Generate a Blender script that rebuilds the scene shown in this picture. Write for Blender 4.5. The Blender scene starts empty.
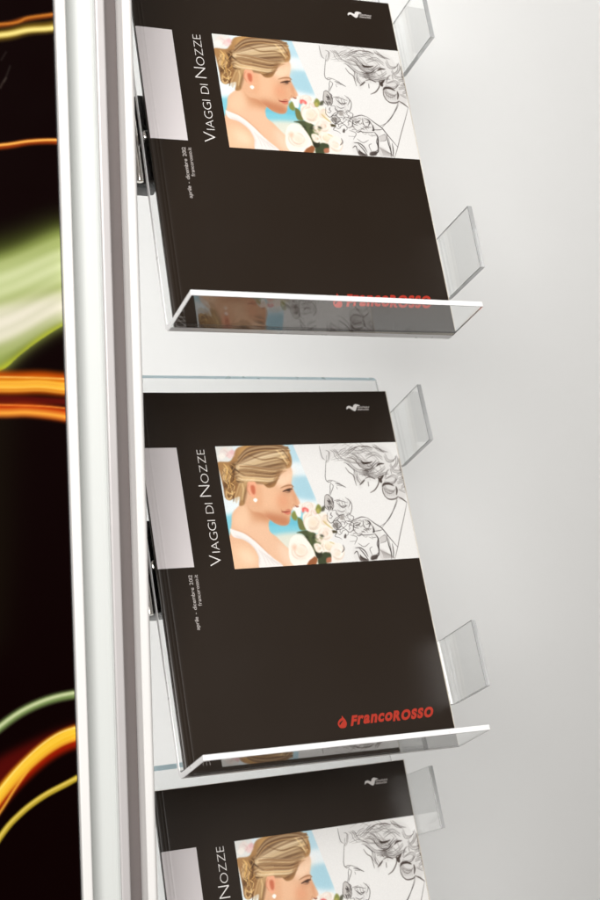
import bpy, bmesh, math, random
import numpy as np
from mathutils import Vector, Matrix

# ---------------------------------------------------------------- camera, world, lamps, exposure
scene = bpy.context.scene
COL = scene.collection
cam_d = bpy.data.cameras.new('camera'); cam = bpy.data.objects.new('camera', cam_d); COL.objects.link(cam)
CAM_R = Matrix(((0.9139569579024234, 0.03884891258046743, -0.4039473246514489),
                (-0.40505865654259193, 0.02674236645910214, -0.9138995188728779),
                (-0.024701495130020724, 0.998887184734834, 0.04017746023405753)))
cam.matrix_world = Matrix.Translation((-0.29175, -0.86271, 0.25337)) @ CAM_R.to_4x4()
cam_d.sensor_width = 36; cam_d.sensor_fit = 'AUTO'; cam_d.lens = 36*1360.68/900
cam_d.clip_start = .02; cam_d.clip_end = 60
cam_d.dof.use_dof = True; cam_d.dof.focus_distance = .98; cam_d.dof.aperture_fstop = 6.3
scene.camera = cam

world = bpy.data.worlds.new('World'); scene.world = world; world.use_nodes = True
wn = world.node_tree                                              # a dim shop interior: soft patches of lit and unlit room
tc = wn.nodes.new('ShaderNodeTexCoord'); nz = wn.nodes.new('ShaderNodeTexNoise'); rp = wn.nodes.new('ShaderNodeValToRGB')
nz.inputs['Scale'].default_value = 2.3; nz.inputs['Detail'].default_value = 1.5
rp.color_ramp.elements[0].position = .40; rp.color_ramp.elements[0].color = (.16, .14, .125, 1)
rp.color_ramp.elements[1].position = .68; rp.color_ramp.elements[1].color = (2.4, 2.25, 2.1, 1)
wn.links.new(tc.outputs['Generated'], nz.inputs['Vector']); wn.links.new(nz.outputs['Fac'], rp.inputs['Fac'])
wn.links.new(rp.outputs['Color'], wn.nodes['Background'].inputs['Color'])
wn.nodes['Background'].inputs['Strength'].default_value = .21

def area(name, loc, target, sx, sy, power, col):
    d = bpy.data.lights.new(name, 'AREA'); d.shape = 'RECTANGLE'; d.size = sx; d.size_y = sy
    d.energy = power; d.color = col
    o = bpy.data.objects.new(name, d); COL.objects.link(o); o.location = loc
    o.rotation_euler = (Vector(target)-Vector(loc)).to_track_quat('-Z', 'Y').to_euler(); return o
area('front_lamp', (-1.0, -1.75, 1.0), (.05, .05, .15), 1.6, 1.2, 68, (1, .98, .955))
area('lightbox_lamp_top', (.25, 1.05, 1.15), (.25, .17, .25), 2.0, .8, 19.5, (1, .985, .975))
area('lightbox_lamp_side', (.02, .38, .22), (.02, .17, .22), .36, 1.5, 3.5, (1, .99, .98))

scene.view_settings.view_transform = 'Standard'; scene.view_settings.look = 'None'
scene.view_settings.exposure = 0; scene.view_settings.gamma = 1
scene.render.engine = 'CYCLES'
cy = scene.cycles
cy.max_bounces = 16; cy.transmission_bounces = 14; cy.glossy_bounces = 8; cy.diffuse_bounces = 4; cy.transparent_max_bounces = 12
cy.caustics_refractive = True; cy.caustics_reflective = False; cy.blur_glossy = .3
cy.use_denoising = True
try: cy.denoiser = 'OPENIMAGEDENOISE'; cy.denoising_input_passes = 'RGB_ALBEDO_NORMAL'
except Exception: pass

# ---------------------------------------------------------------- helpers
def srgb(r, g, b):
    f = lambda c: (c/255/12.92 if c/255 <= .04045 else ((c/255+.055)/1.055)**2.4)
    return (f(r), f(g), f(b), 1)

def material(name, col, rough=.5, metal=0., spec=.5, noise=0., nscale=40., bump=0., **kw):
    m = bpy.data.materials.new(name); m.use_nodes = True
    nt = m.node_tree; b = nt.nodes['Principled BSDF']
    b.inputs['Base Color'].default_value = col; b.inputs['Roughness'].default_value = rough
    b.inputs['Metallic'].default_value = metal; b.inputs['Specular IOR Level'].default_value = spec
    for k, v in kw.items(): b.inputs[k.replace('_', ' ')].default_value = v
    if noise or bump:
        tc = nt.nodes.new('ShaderNodeTexCoord'); n = nt.nodes.new('ShaderNodeTexNoise')
        n.inputs['Scale'].default_value = nscale; n.inputs['Detail'].default_value = 5
        nt.links.new(tc.outputs['Object'], n.inputs['Vector'])
        if noise:
            mp = nt.nodes.new('ShaderNodeMapRange')
            mp.inputs['To Min'].default_value = rough-noise; mp.inputs['To Max'].default_value = rough+noise
            nt.links.new(n.outputs['Fac'], mp.inputs['Value']); nt.links.new(mp.outputs['Result'], b.inputs['Roughness'])
        if bump:
            bp = nt.nodes.new('ShaderNodeBump'); bp.inputs['Strength'].default_value = bump; bp.inputs['Distance'].default_value = .002
            nt.links.new(n.outputs['Fac'], bp.inputs['Height']); nt.links.new(bp.outputs['Normal'], b.inputs['Normal'])
    return m

def printed(name, rough):
    m = material(name, (1, 1, 1, 1), rough, noise=.05, nscale=30)
    a = m.node_tree.nodes.new('ShaderNodeAttribute'); a.attribute_name = 'print'
    m.node_tree.links.new(a.outputs['Color'], m.node_tree.nodes['Principled BSDF'].inputs['Base Color'])
    return m

def link(name, me, parent=None):
    o = bpy.data.objects.new(name, me); COL.objects.link(o)
    if parent: o.parent = parent
    return o

def mesh(name, verts, faces, mats, parent=None, idx=None, smooth=False):
    me = bpy.data.meshes.new(name); me.from_pydata([tuple(v) for v in verts], [], faces)
    for m in (mats if isinstance(mats, (list, tuple)) else [mats]): me.materials.append(m)
    if idx is not None: me.polygons.foreach_set('material_index', idx)
    if smooth: me.polygons.foreach_set('use_smooth', [True]*len(me.polygons))
    me.update(); return link(name, me, parent)

def extrude(name, prof, axis, a, b, m, parent=None, bevel=0., seg=2, smooth=False):
    """close a 2-D outline into a solid along an axis; axis 'z': outline is (x, y); axis 'x': outline is (y, z)"""
    bm = bmesh.new(); rings = []
    for t in (a, b):
        rings.append([bm.verts.new((p[0], p[1], t) if axis == 'z' else (t, p[0], p[1])) for p in prof])
    n = len(prof); sides = []
    for i in range(n): sides.append(bm.faces.new((rings[0][i], rings[0][(i+1) % n], rings[1][(i+1) % n], rings[1][i])))
    bm.faces.new(rings[0][::-1]); bm.faces.new(rings[1])
    bmesh.ops.recalc_face_normals(bm, faces=bm.faces)
    if bevel:
        ed = [e for e in bm.edges if len(e.link_faces) == 2 and e.calc_face_angle(0) > .6]
        bmesh.ops.bevel(bm, geom=ed, offset=bevel, segments=seg, affect='EDGES', profile=.5)
    me = bpy.data.meshes.new(name); bm.to_mesh(me); bm.free()
    me.materials.append(m)
    o = link(name, me, parent)
    if smooth:
        me.polygons.foreach_set('use_smooth', [True]*len(me.polygons)); me.set_sharp_from_angle(angle=.5)
    return o

def box(name, x0, x1, y0, y1, z0, z1, m, parent=None, bevel=0.):
    return extrude(name, [(x0, y0), (x1, y0), (x1, y1), (x0, y1)], 'z', z0, z1, m, parent, bevel)

def thing(name, label, cat, group=None):
    o = bpy.data.objects.new(name, None); COL.objects.link(o); o.empty_display_size = .03
    o['label'] = label; o['category'] = cat
    if group: o['group'] = group
    return o

def grid_print(name, C, place, m, parent):
    """a fine sheet whose every vertex carries one dot of the printed picture"""
    ny, nx = C.ny, C.nx
    jj, ii = np.meshgrid(np.arange(ny), np.arange(nx), indexing='ij')
    co = place(ii.ravel()/C.res, jj.ravel()/C.res)
    me = bpy.data.meshes.new(name)
    a = (jj[:-1, :-1]*nx+ii[:-1, :-1]).ravel()
    q = np.stack([a, a+nx, a+nx+1, a+1], 1)
    me.vertices.add(nx*ny); me.vertices.foreach_set('co', co.astype(np.float32).ravel())
    me.loops.add(q.size); me.loops.foreach_set('vertex_index', q.ravel().astype(np.int32))
    me.polygons.add(len(q)); me.polygons.foreach_set('loop_start', (np.arange(len(q))*4).astype(np.int32))
    me.update(calc_edges=True)
    me.polygons.foreach_set('use_smooth', [True]*len(me.polygons))
    c = np.clip(C.im, 0, 1); c = np.where(c <= .04045, c/12.92, ((c+.055)/1.055)**2.4)
    at = me.color_attributes.new('print', 'FLOAT_COLOR', 'POINT')
    at.data.foreach_set('color', np.concatenate([c.reshape(-1, 3), np.ones((nx*ny, 1))], 1).astype(np.float32).ravel())
    me.materials.append(m); return link(name, me, parent)

HOM_COVER = [0.83738093292761, -0.11625810429421968, -65.97781495105244, 0.004084158670000337, 0.8823854541596332, -347.01668938427497, -0.0003319536652563182, 0.000336702807908415, 1.0]
HOM_POSTER = [0.6597226884020503, -0.01872885686383935, -107.80636623066245, -0.09003946212446017, -0.6321566207186411, 505.9555063124936, -0.0002941439953285667, -1.9419672653338965e-05, 1.0]
# ---------------------------------------------------------------- printed pictures (painted into numpy canvases)
def spline(pts, closed, n=8):
    p = np.array(pts, float)
    if len(p) < 3: return p
    if closed: q = np.vstack([p[-2:], p, p[:3]])
    else: q = np.vstack([2*p[0]-p[1], p, 2*p[-1]-p[-2]])
    t = np.r_[0, np.cumsum(np.linalg.norm(np.diff(q, axis=0), axis=1)**.5+1e-6)]
    m = np.zeros_like(q); m[1:-1] = (q[2:]-q[:-2])/(t[2:]-t[:-2])[:, None]
    x = np.linspace(0, 1, n, endpoint=False)[:, None]; out = []
    lo, hi = (2, 2+len(p)) if closed else (1, len(p))
    for i in range(lo, hi):
        d = t[i+1]-t[i]
        out.append((2*x**3-3*x**2+1)*q[i]+(x**3-2*x**2+x)*d*m[i]+(-2*x**3+3*x**2)*q[i+1]+(x**3-x**2)*d*m[i+1])
    out = np.vstack(out)
    return out if closed else np.vstack([out, p[-1]])

def blur2(m, s):
    if s <= 0: return m
    r = max(1, int(3*s)); k = np.exp(-.5*(np.arange(-r, r+1)/s)**2); k /= k.sum()
    for ax in (0, 1):
        pad = [(0, 0), (0, 0)]; pad[ax] = (r, r)
        mp = np.pad(m, pad, mode='edge'); o = np.zeros_like(m)
        for j, w in enumerate(k):
            o += w*(mp[j:j+m.shape[0], :] if ax == 0 else mp[:, j:j+m.shape[1]])
        m = o
    return m

class Canvas:
    def __init__(s, w, h, res, hom, org, flip, base):
        s.res, s.hom, s.org, s.flip = res, np.array(hom).reshape(3, 3), org, flip
        s.nx, s.ny = int(w*res)+1, int(h*res)+1
        s.im = np.ones((s.ny, s.nx, 3))*np.array(base)/255.
        s.k = 1.0
    def to(s, pts):
        p = np.array(pts, float); q = np.c_[p, np.ones(len(p))] @ s.hom.T
        q = q[:, :2]/q[:, 2:]
        x = (q[:, 0]-s.org[0])*s.res
        y = ((s.org[1]-q[:, 1]) if s.flip else (q[:, 1]-s.org[1]))*s.res
        return np.c_[x, y]
    def mask(s, poly):
        m = np.zeros((s.ny, s.nx)); SS = 2
        x0, x1 = int(max(0, poly[:, 0].min()-2)), int(min(s.nx, poly[:, 0].max()+3))
        y0, y1 = int(max(0, poly[:, 1].min()-2)), int(min(s.ny, poly[:, 1].max()+3))
        if x1 <= x0 or y1 <= y0: return m
        xs = x0+(np.arange((x1-x0)*SS)+.5)/SS-.5; ys = y0+(np.arange((y1-y0)*SS)+.5)/SS-.5
        ins = np.zeros((len(ys), len(xs)), bool)
        ax, ay = poly[:, 0], poly[:, 1]; bx, by = np.roll(ax, -1), np.roll(ay, -1)
        for i in range(len(ax)):
            if ay[i] == by[i]: continue
            rows = (ay[i] > ys) != (by[i] > ys)
            xi = (bx[i]-ax[i])*(ys[rows]-ay[i])/(by[i]-ay[i])+ax[i]
            ins[rows] ^= xs[None, :] < xi[:, None]
        m[y0:y1, x0:x1] = ins.reshape(y1-y0, SS, x1-x0, SS).mean((1, 3))
        return m
    def put(s, m, col, a=1.0):
        m = (m*a)[..., None]; s.im = s.im*(1-m)+m*np.array(col)/255.
    def fill(s, pts, col, a=1.0, soft=0.0, smooth=True):      # soft in photo pixels
        poly = s.to(spline(pts, True) if smooth else pts)
        m = s.mask(poly)
        s.put(blur2(m, soft*s.res*.72), col, a); return m
    def stroke(s, pts, w, col, a=1.0, soft=.35, taper=True, w2=None, raw=False):   # w in photo pixels
        p = s.to(spline(pts, False, 6))
        sc = s.res*.72
        n = len(p); tt = np.linspace(0, 1, n)
        ww = (np.full(n, w) if w2 is None else w+(w2-w)*tt)
        if taper: ww = ww*(.25+.75*np.sin(np.pi*np.clip(tt, .02, .98))**.6)
        ww = ww*sc*.5; aa = soft*sc+.35
        pad = ww.max()+3*aa+1
        x0, x1 = int(max(0, p[:, 0].min()-pad)), int(min(s.nx, p[:, 0].max()+pad+1))
        y0, y1 = int(max(0, p[:, 1].min()-pad)), int(min(s.ny, p[:, 1].max()+pad+1))
        if x1 <= x0 or y1 <= y0: return
        X, Y = np.meshgrid(np.arange(x0, x1), np.arange(y0, y1))
        best = np.full(X.shape, 1e9)
        for i in range(n-1):
            d = p[i+1]-p[i]; L = d@d+1e-9
            t = np.clip(((X-p[i, 0])*d[0]+(Y-p[i, 1])*d[1])/L, 0, 1)
            dd = np.hypot(X-p[i, 0]-t*d[0], Y-p[i, 1]-t*d[1])-(ww[i]+(ww[i+1]-ww[i])*t)
            best = np.minimum(best, dd)
        m = a*np.clip(.5-best/(2*aa), 0, 1); m = m*m*(3-2*m) if a == 1 else m
        m = m[..., None]; c = s.im[y0:y1, x0:x1]
        s.im[y0:y1, x0:x1] = c*(1-m)+m*np.array(col)/255.
    def shade(s, clip, pts, col, a, soft):                      # soft tone kept inside a printed shape
        m = blur2(s.mask(s.to(spline(pts, True))), soft*s.res*.72)*clip
        s.put(m, col, a)

def tile(ox, oy, k=8.571):
    return lambda *c: [(ox+c[i]/k, oy+c[i+1]/k) for i in range(0, len(c), 2)]

def paint_cover_photo(res):
    rnd = random.Random(5)
    C = Canvas(152.1, 96.1, res, HOM_COVER, (57.9, 44.1), False, (230, 229, 227))
    A, B, G = tile(210, 440), tile(270, 440), tile(340, 440)
    D, E, F = tile(220, 500), tile(280, 500), tile(350, 500)
    W = tile(210, 430, 2.857)
    # sea side of the picture, cut off on a slant
    sky = C.mask(C.to(W(0, 30, 232, 30, 300, 190, 380, 400, 0, 410)))
    C.put(sky, (222, 232, 236))
    for pts, col, a, so in ((W(205, 30, 240, 30, 272, 105, 240, 110, 215, 90), (176, 212, 226), .85, 2.2),
                            (W(232, 120, 272, 118, 305, 200, 250, 195, 232, 170), (164, 204, 218), .95, 2.8),
                            (W(225, 95, 280, 95, 290, 125, 230, 128), (238, 240, 240), .8, 2),
                            (W(40, 200, 330, 206, 330, 248, 40, 250), (228, 236, 238), .8, 2),
                            (W(40, 245, 300, 238, 320, 300, 200, 330, 40, 330), (126, 198, 214), 1, 2),
                            (W(150, 258, 300, 252, 300, 268, 150, 272), (96, 182, 206), .6, 1.2),
                            (W(150, 310, 320, 302, 330, 400, 150, 400), (224, 222, 206), .95, 2.2)):
        C.shade(sky, pts, col, a, so)
    C.fill(W(18, 45, 62, 45, 62, 80, 24, 100), (226, 226, 222), 1, .8)
    # neck, shoulder, dress
    body = W(62, 262, 66, 235, 95, 200, 100, 150, 150, 150, 178, 210, 173, 250, 168, 268, 172, 290, 190, 305, 215, 330, 240, 352, 262, 372, 262, 400, 60, 400)
    sk = C.fill(body, (226, 180, 146), 1, .5)
    for pts, col, a, so in ((W(100, 190, 165, 215, 172, 262, 150, 262, 110, 240), (196, 134, 94), .8, 5),
                            (W(66, 262, 98, 205, 116, 250, 100, 285), (236, 198, 164), .8, 3),
                            (W(90, 285, 160, 268, 200, 330, 240, 380, 200, 380, 130, 310), (232, 190, 158), .8, 3),
                            (W(150, 215, 182, 240, 172, 256, 150, 246), (190, 122, 84), .55, 2.5),
                            (W(64, 330, 110, 330, 140, 380, 70, 395), (232, 192, 156), .9, 4),
                            (W(84, 340, 120, 350, 135, 380, 100, 380), (244, 214, 184), .8, 4),
                            (W(195, 320, 250, 360, 262, 392, 215, 380), (238, 208, 182), .8, 3)):
        C.shade(sk, pts, col, a, so)
    st = C.fill(D(88, 246, 150, 262, 215, 288, 300, 350, 380, 425, 450, 490, 540, 570, 350, 590, 330, 480, 280, 395, 200, 338, 112, 312), (238, 232, 228), 1, .35)
    C.shade(st, D(110, 300, 200, 325, 290, 392, 345, 500, 330, 560, 270, 400, 190, 345), (206, 196, 192), .6, 1)
    for k in range(5):
        C.stroke(D(330+k*26, 420+k*18, 370+k*30, 480+k*14, 400+k*34, 556), 1.0, (206, 198, 194), .6, .5)
    C.stroke(D(100, 246, 205, 280, 300, 345, 420, 462), .9, (196, 138, 104), .55, .6)
    # head
    face = W(98, 150, 120, 92, 170, 70, 222, 92, 232, 108, 235, 122, 234, 140, 233, 152, 240, 172, 250, 192, 257, 208, 254, 216, 240, 219, 236, 227, 231, 233, 233, 240, 229, 248, 228, 260, 222, 270, 208, 273, 186, 266, 165, 250, 145, 236, 120, 230, 100, 200)
    fc = C.fill(face, (222, 174, 138), 1, .7)
    for pts, col, a, so in ((W(170, 100, 225, 98, 232, 140, 225, 165, 180, 150), (242, 208, 178), .9, 3.5),
                            (W(140, 150, 190, 170, 200, 215, 160, 225, 130, 205), (232, 186, 150), .9, 3.5),
                            (W(195, 185, 228, 195, 225, 228, 195, 225), (218, 156, 118), .6, 3),
                            (W(190, 240, 225, 250, 222, 272, 188, 266, 150, 240), (186, 116, 80), .75, 3),
                            (W(236, 170, 257, 208, 250, 214, 238, 195), (206, 140, 102), .6, 1.5),
                            (W(222, 152, 236, 165, 232, 178, 218, 170), (206, 150, 116), .5, 1.5),
                            (W(128, 150, 146, 158, 150, 215, 130, 215), (220, 164, 126), .6, 2), (W(150, 250, 188, 268, 222, 274, 230, 258, 200, 258, 165, 240), (182, 112, 76), .5, 3), (W(192, 108, 232, 104, 234, 120, 196, 128), (206, 156, 116), .5, 3), (W(206, 172, 230, 166, 232, 184, 208, 186), (198, 138, 104), .45, 2)):
        C.shade(fc, pts, col, a, so)
    # hair
    hair = W(22, 92, 58, 88, 70, 62, 84, 48, 130, 40, 190, 40, 215, 47, 228, 64, 234, 86, 231, 104, 214, 112, 196, 118, 194, 140, 184, 160, 166, 164, 150, 152, 134, 148, 118, 146, 108, 160, 100, 190, 98, 212, 84, 215, 86, 190, 70, 194, 56, 200, 44, 192, 38, 160, 28, 120)
    hm = C.fill(hair, (168, 126, 80), 1, .45)
    for pts, col, a, so in ((W(60, 100, 80, 94, 96, 130, 84, 152, 62, 140), (78, 52, 30), .9, 1.6),
                            (W(90, 50, 150, 46, 140, 70, 90, 78), (206, 166, 106), .8, 2),
                            (W(150, 120, 196, 112, 192, 142, 166, 164, 150, 146), (136, 92, 56), .75, 2),
                            (W(100, 80, 180, 76, 190, 100, 120, 120), (204, 164, 108), .7, 2.5),
                            (W(36, 150, 60, 140, 64, 160, 46, 176), (92, 62, 34), .8, 1.2),
                            (W(42, 176, 70, 180, 66, 198, 50, 200), (120, 80, 40), .8, 1.2),
                            (W(176, 44, 206, 50, 196, 70, 176, 60), (112, 78, 44), .6, 1.4),
                            (W(88, 150, 104, 160, 98, 206, 86, 200), (202, 166, 118), .8, 1.5)):
        C.shade(hm, pts, col, a, so)
    for pts, col, a, so in ((W(60, 110, 110, 104, 150, 120, 196, 116, 190, 150, 120, 150, 100, 205, 60, 200), (128, 88, 52), .55, 4),
                            (W(84, 60, 120, 44, 170, 44, 130, 62, 96, 84), (176, 128, 74), .5, 3),
                            (W(205, 54, 232, 80, 230, 104, 210, 106, 206, 80), (168, 122, 74), .6, 2.5)):
        C.shade(hm, pts, col, a, so)
    light, dark = ((222, 188, 136), (240, 214, 170), (206, 168, 116)), ((112, 78, 46), (88, 60, 38), (138, 100, 62), (150, 112, 72))
    for k in range(85):                                          # combed strands from forehead back to the knot
        f = rnd.random(); g = rnd.uniform(-4, 4)
        y0 = 46+f*70; x0 = 228-8*abs(f-.55)*4+rnd.uniform(-10, 2)
        pts = W(x0, y0+g*.4, 190-20*f, 50+f*70+g+rnd.uniform(-6, 4), 140-8*f, 62+f*66+g, 100-4*f, 78+f*52+g, 76+rnd.uniform(-6, 8), 92+f*44+g)
        C.stroke(pts, rnd.uniform(.7, 2.0), rnd.choice(light if rnd.random() < .62 else dark), rnd.uniform(.2, .6), .55)
    for k in range(30):                                          # broad light and dark clumps
        f = rnd.random(); g = rnd.uniform(-5, 5); y0 = 46+f*64
        C.stroke(W(226-14*abs(f-.5)+rnd.uniform(-14, 0), y0, 190-20*f, 50+f*72+g, 142-10*f, 62+f*68+g, 104-4*f, 80+f*54+g, 78, 94+f*46+g), rnd.uniform(2, 5), rnd.choice(((246, 224, 186), (232, 202, 154), (74, 48, 32), (96, 66, 44), (126, 90, 58))), rnd.uniform(.3, .6), 1.1)
    for k in range(46):                                          # lower sweep from the temple over the ear to the nape
        f = rnd.random(); g = rnd.uniform(-5, 5)
        pts = W(198-8*f+g*.4, 112+34*f, 176-14*f, 116+36*f+g*.5, 146-22*f, 112+38*f+g*.6, 112-18*f, 112+46*f+g*.5, 78+rnd.uniform(-4, 6), 118+34*f+g)
        C.stroke(pts, rnd.uniform(.7, 1.8), rnd.choice(light if rnd.random() < .5 else dark), rnd.uniform(.25, .65), .5)
    for k in range(22):
        f = rnd.random(); x = 72+30*f
        C.stroke(W(x+24, 138+rnd.uniform(-8, 10), x+10, 158, x+2, 182, x-4+rnd.uniform(-4, 4), rnd.uniform(196, 208)), rnd.uniform(.7, 1.6), rnd.choice(light+dark[2:]), rnd.uniform(.2, .5), .8)
    for k in range(26):
        a0 = rnd.uniform(0, 6.28); r = rnd.uniform(6, 15)
        cx, cy = (48, 128) if k % 2 else (56, 178)
        pts = W(*[c for j in range(5) for c in (cx+r*.75*math.cos(a0+j*.6), cy+r*1.5*math.sin(a0+j*.6))])
        C.stroke(pts, rnd.uniform(.8, 1.8), rnd.choice(light+dark), rnd.uniform(.5, .9), .3)
    for pts, w_, c_, a_ in ((W(40, 96, 50, 110, 46, 140, 54, 160), 2.4, (222, 182, 116), .9), (W(52, 100, 62, 120, 56, 146, 62, 170), 2, (198, 154, 92), .9),
                            (W(46, 172, 60, 182, 72, 176), 2.2, (222, 184, 124), .9), (W(92, 150, 96, 170, 92, 200), 1.6, (222, 190, 140), .8),
                            (W(152, 148, 170, 136, 196, 112), 1.5, (84, 56, 34), .6), (W(160, 158, 180, 146, 196, 124), 1.4, (100, 66, 40), .6),
                            (W(64, 104, 84, 120, 100, 128), 1.6, (62, 40, 24), .7), (W(62, 132, 78, 146, 98, 148), 1.3, (72, 48, 28), .6),
                            (W(100, 66, 150, 84, 196, 80, 226, 100), 1.6, (108, 74, 42), .7), (W(120, 52, 160, 60, 200, 62), 1.2, (104, 72, 42), .7),
                            (W(178, 46, 200, 66, 222, 98), 2, (232, 202, 150), .9), (W(190, 44, 212, 62, 230, 90), 1.6, (92, 64, 40), .7)):
        C.stroke(pts, w_, c_, a_, .3)
    for pts in (W(194, 114, 188, 136, 170, 156), W(198, 112, 196, 128, 184, 148), W(150, 152, 134, 148, 116, 148), W(108, 156, 102, 180, 98, 206)):
        C.stroke(pts, 3.2, (92, 62, 40), .45, 1.2)
    # ear, pearl, features
    er = C.fill(A(330, 350, 370, 340, 395, 370, 400, 430, 392, 480, 370, 492, 345, 470, 318, 420), (232, 168, 134), 1, .4)
    C.shade(er, A(350, 390, 380, 390, 390, 440, 380, 465, 360, 450), (186, 92, 62), .8, .7)
    C.stroke(A(335, 370, 322, 420, 345, 468), .9, (198, 128, 94), .8, .4)
    C.fill(A(372, 512, 390, 496, 408, 512, 392, 532), (250, 246, 240), 1, .25)
    C.stroke(B(112, 440, 140, 428, 170, 418, 190, 420), 1.5, (84, 52, 34), .95, .3)
    C.stroke(B(130, 446, 160, 448, 182, 436), .9, (110, 70, 50), .7, .3)
    C.stroke(B(178, 425, 190, 408, 196, 396), .7, (90, 56, 40), .7, .3)
    C.stroke(B(100, 408, 140, 392, 180, 386, 200, 398), 1.2, (176, 124, 86), .7, .5)
    C.stroke(E(22, 100, 50, 102, 80, 98), 1.5, (164, 66, 50), .95, .4)
    C.stroke(E(50, 88, 75, 82, 92, 88), 1.5, (196, 104, 82), .8, .5)
    C.stroke(E(45, 115, 70, 118, 90, 110), 1.6, (200, 112, 88), .8, .5)
    C.stroke(E(10, 80, 20, 96, 18, 112), 1.0, (180, 110, 78), .6, .5)
    C.stroke(E(128, 44, 150, 56, 172, 46), 1.4, (172, 96, 66), .8, .4)
    C.stroke(E(100, 60, 128, 62), 1.0, (180, 106, 76), .7, .4)
    # hair flower
    for x, y, r, c in ((42, 62, 15, (232, 220, 214)), (58, 70, 12, (236, 204, 200)), (34, 74, 11, (244, 238, 230)), (64, 62, 8, (228, 184, 184))):
        C.fill(W(x-r, y, x, y-r*.9, x+r, y, x, y+r*.9), c, .95, .7)
    C.stroke(W(40, 56, 52, 66, 46, 76), .9, (206, 176, 172), .6, .5)
    # bouquet
    for pts, col in ((E(140, 280, 230, 258, 300, 285, 352, 345, 352, 440, 330, 475, 285, 440, 235, 340, 190, 290), (74, 82, 54)),
                     (E(330, 490, 400, 440, 442, 470, 438, 520, 340, 560), (62, 70, 46)), (E(150, 150, 190, 170, 225, 250, 170, 250), (112, 116, 66)),
                     (E(300, 430, 350, 420, 360, 480, 320, 500), (46, 46, 30)), (E(232, 520, 270, 480, 320, 500, 300, 560, 232, 560), (150, 92, 56)),
                     (E(360, 60, 385, 50, 380, 90, 350, 95), (88, 88, 72)), (E(400, 500, 440, 490, 440, 530, 400, 535), (176, 112, 84)),
                     (E(440, 262, 480, 262, 490, 280, 450, 282), (70, 62, 40))):
        C.fill(pts, col, 1, .4)
    for k in range(14):
        x, y = rnd.uniform(200, 340), rnd.uniform(280, 440)
        C.stroke(E(x, y, x+20, y+30, x+26, y+70), 1.1, rnd.choice(((96, 108, 62), (40, 46, 28), (74, 84, 48))), .7, .4)
    def rose(pts, cx, cy, r, tone, heart):
        m = C.fill(pts, tone, 1, .35)
        C.shade(m, E(cx-r*.5, cy+r*.1, cx, cy-r*.25, cx+r*.5, cy+r*.1, cx, cy+r*.5), heart, .75, r/26)
        for k in range(11):
            a0, rr = rnd.uniform(0, 6.28), r*rnd.uniform(.25, .95)
            q = E(*[c for j in range(4) for c in (cx+rr*math.cos(a0+j*.42), cy+rr*math.sin(a0+j*.42))])
            C.stroke(q, rnd.uniform(.8, 1.8), rnd.choice(((254, 252, 246), (214, 190, 170), (230, 206, 190), (202, 176, 152))), rnd.uniform(.3, .65), .6)
    rose(E(160, 40, 220, 20, 300, 30, 320, 90, 260, 100, 180, 90), 240, 60, 60, (238, 232, 224), (230, 214, 200))
    rose(E(195, 130, 250, 95, 350, 120, 385, 180, 352, 270, 290, 282, 220, 245), 285, 185, 90, (243, 234, 222), (226, 200, 166))
    rose(E(350, 110, 400, 120, 420, 180, 440, 220, 380, 220), 390, 170, 55, (242, 234, 222), (226, 200, 160))
    rose(E(330, 270, 380, 222, 440, 250, 448, 320, 400, 352, 340, 335), 390, 285, 60, (245, 234, 224), (232, 206, 182))
    rose(E(352, 360, 410, 350, 480, 370, 470, 430, 400, 445, 350, 430), 415, 395, 60, (243, 234, 220), (226, 204, 160))
    rose(E(440, 410, 500, 370, 545, 410, 545, 480, 510, 540, 450, 540, 440, 470), 495, 455, 60, (241, 234, 225), (224, 204, 178))
    rose(E(300, 300, 350, 290, 372, 340, 352, 372, 310, 350), 338, 330, 30, (240, 226, 210), (226, 204, 176))
    rose(E(250, 90, 300, 70, 340, 110, 300, 140), 300, 105, 34, (245, 232, 226), (236, 196, 190))
    for k in range(26):
        x, y = rnd.uniform(180, 350), rnd.uniform(270, 470); C.fill(E(x, y, x+16, y-8, x+34, y+6, x+18, y+14), rnd.choice(((110, 120, 78), (52, 58, 38), (132, 138, 92), (38, 42, 28))), .6, .6)
    rose(E(290, 380, 330, 370, 366, 410, 350, 450, 310, 440), 330, 410, 36, (240, 230, 214), (226, 204, 180))
    rose(E(88, 340, 150, 296, 235, 345, 300, 465, 250, 520, 220, 560, 120, 560, 78, 480), 180, 430, 110, (248, 238, 228), (238, 200, 170))
    C.fill(E(100, 400, 128, 375, 142, 410, 118, 432), (226, 178, 146), .6, 1.2)
    C.fill(E(100, 120, 125, 90, 150, 130, 140, 175, 108, 160), (132, 138, 70), 1, .5)
    C.fill(E(110, 66, 150, 60, 175, 90, 180, 140, 150, 140, 130, 95), (244, 240, 234), 1, .5)
    C.fill(E(305, 80, 325, 35, 352, 60, 350, 100, 325, 118), (136, 140, 72), 1, .5); C.fill(E(312, 90, 330, 70, 340, 100, 325, 112), (190, 178, 96), .8, .5)
    C.fill(E(190, 70, 215, 62, 245, 80, 240, 105, 215, 90, 195, 110), (226, 92, 88), .9, .5); C.fill(E(205, 80, 225, 76, 230, 92, 212, 92), (240, 170, 160), .8, .4)
    C.stroke(E(370, 180, 410, 215, 450, 245), 1.6, (196, 172, 96), .8, .5); C.stroke(E(430, 360, 460, 372), 2, (190, 170, 96), .8, .5)
    for ch in range(3): C.im[..., ch] = blur2(C.im[..., ch], .9)         # the photographic half is printed soft
    rg = np.random.default_rng(8)
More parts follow.
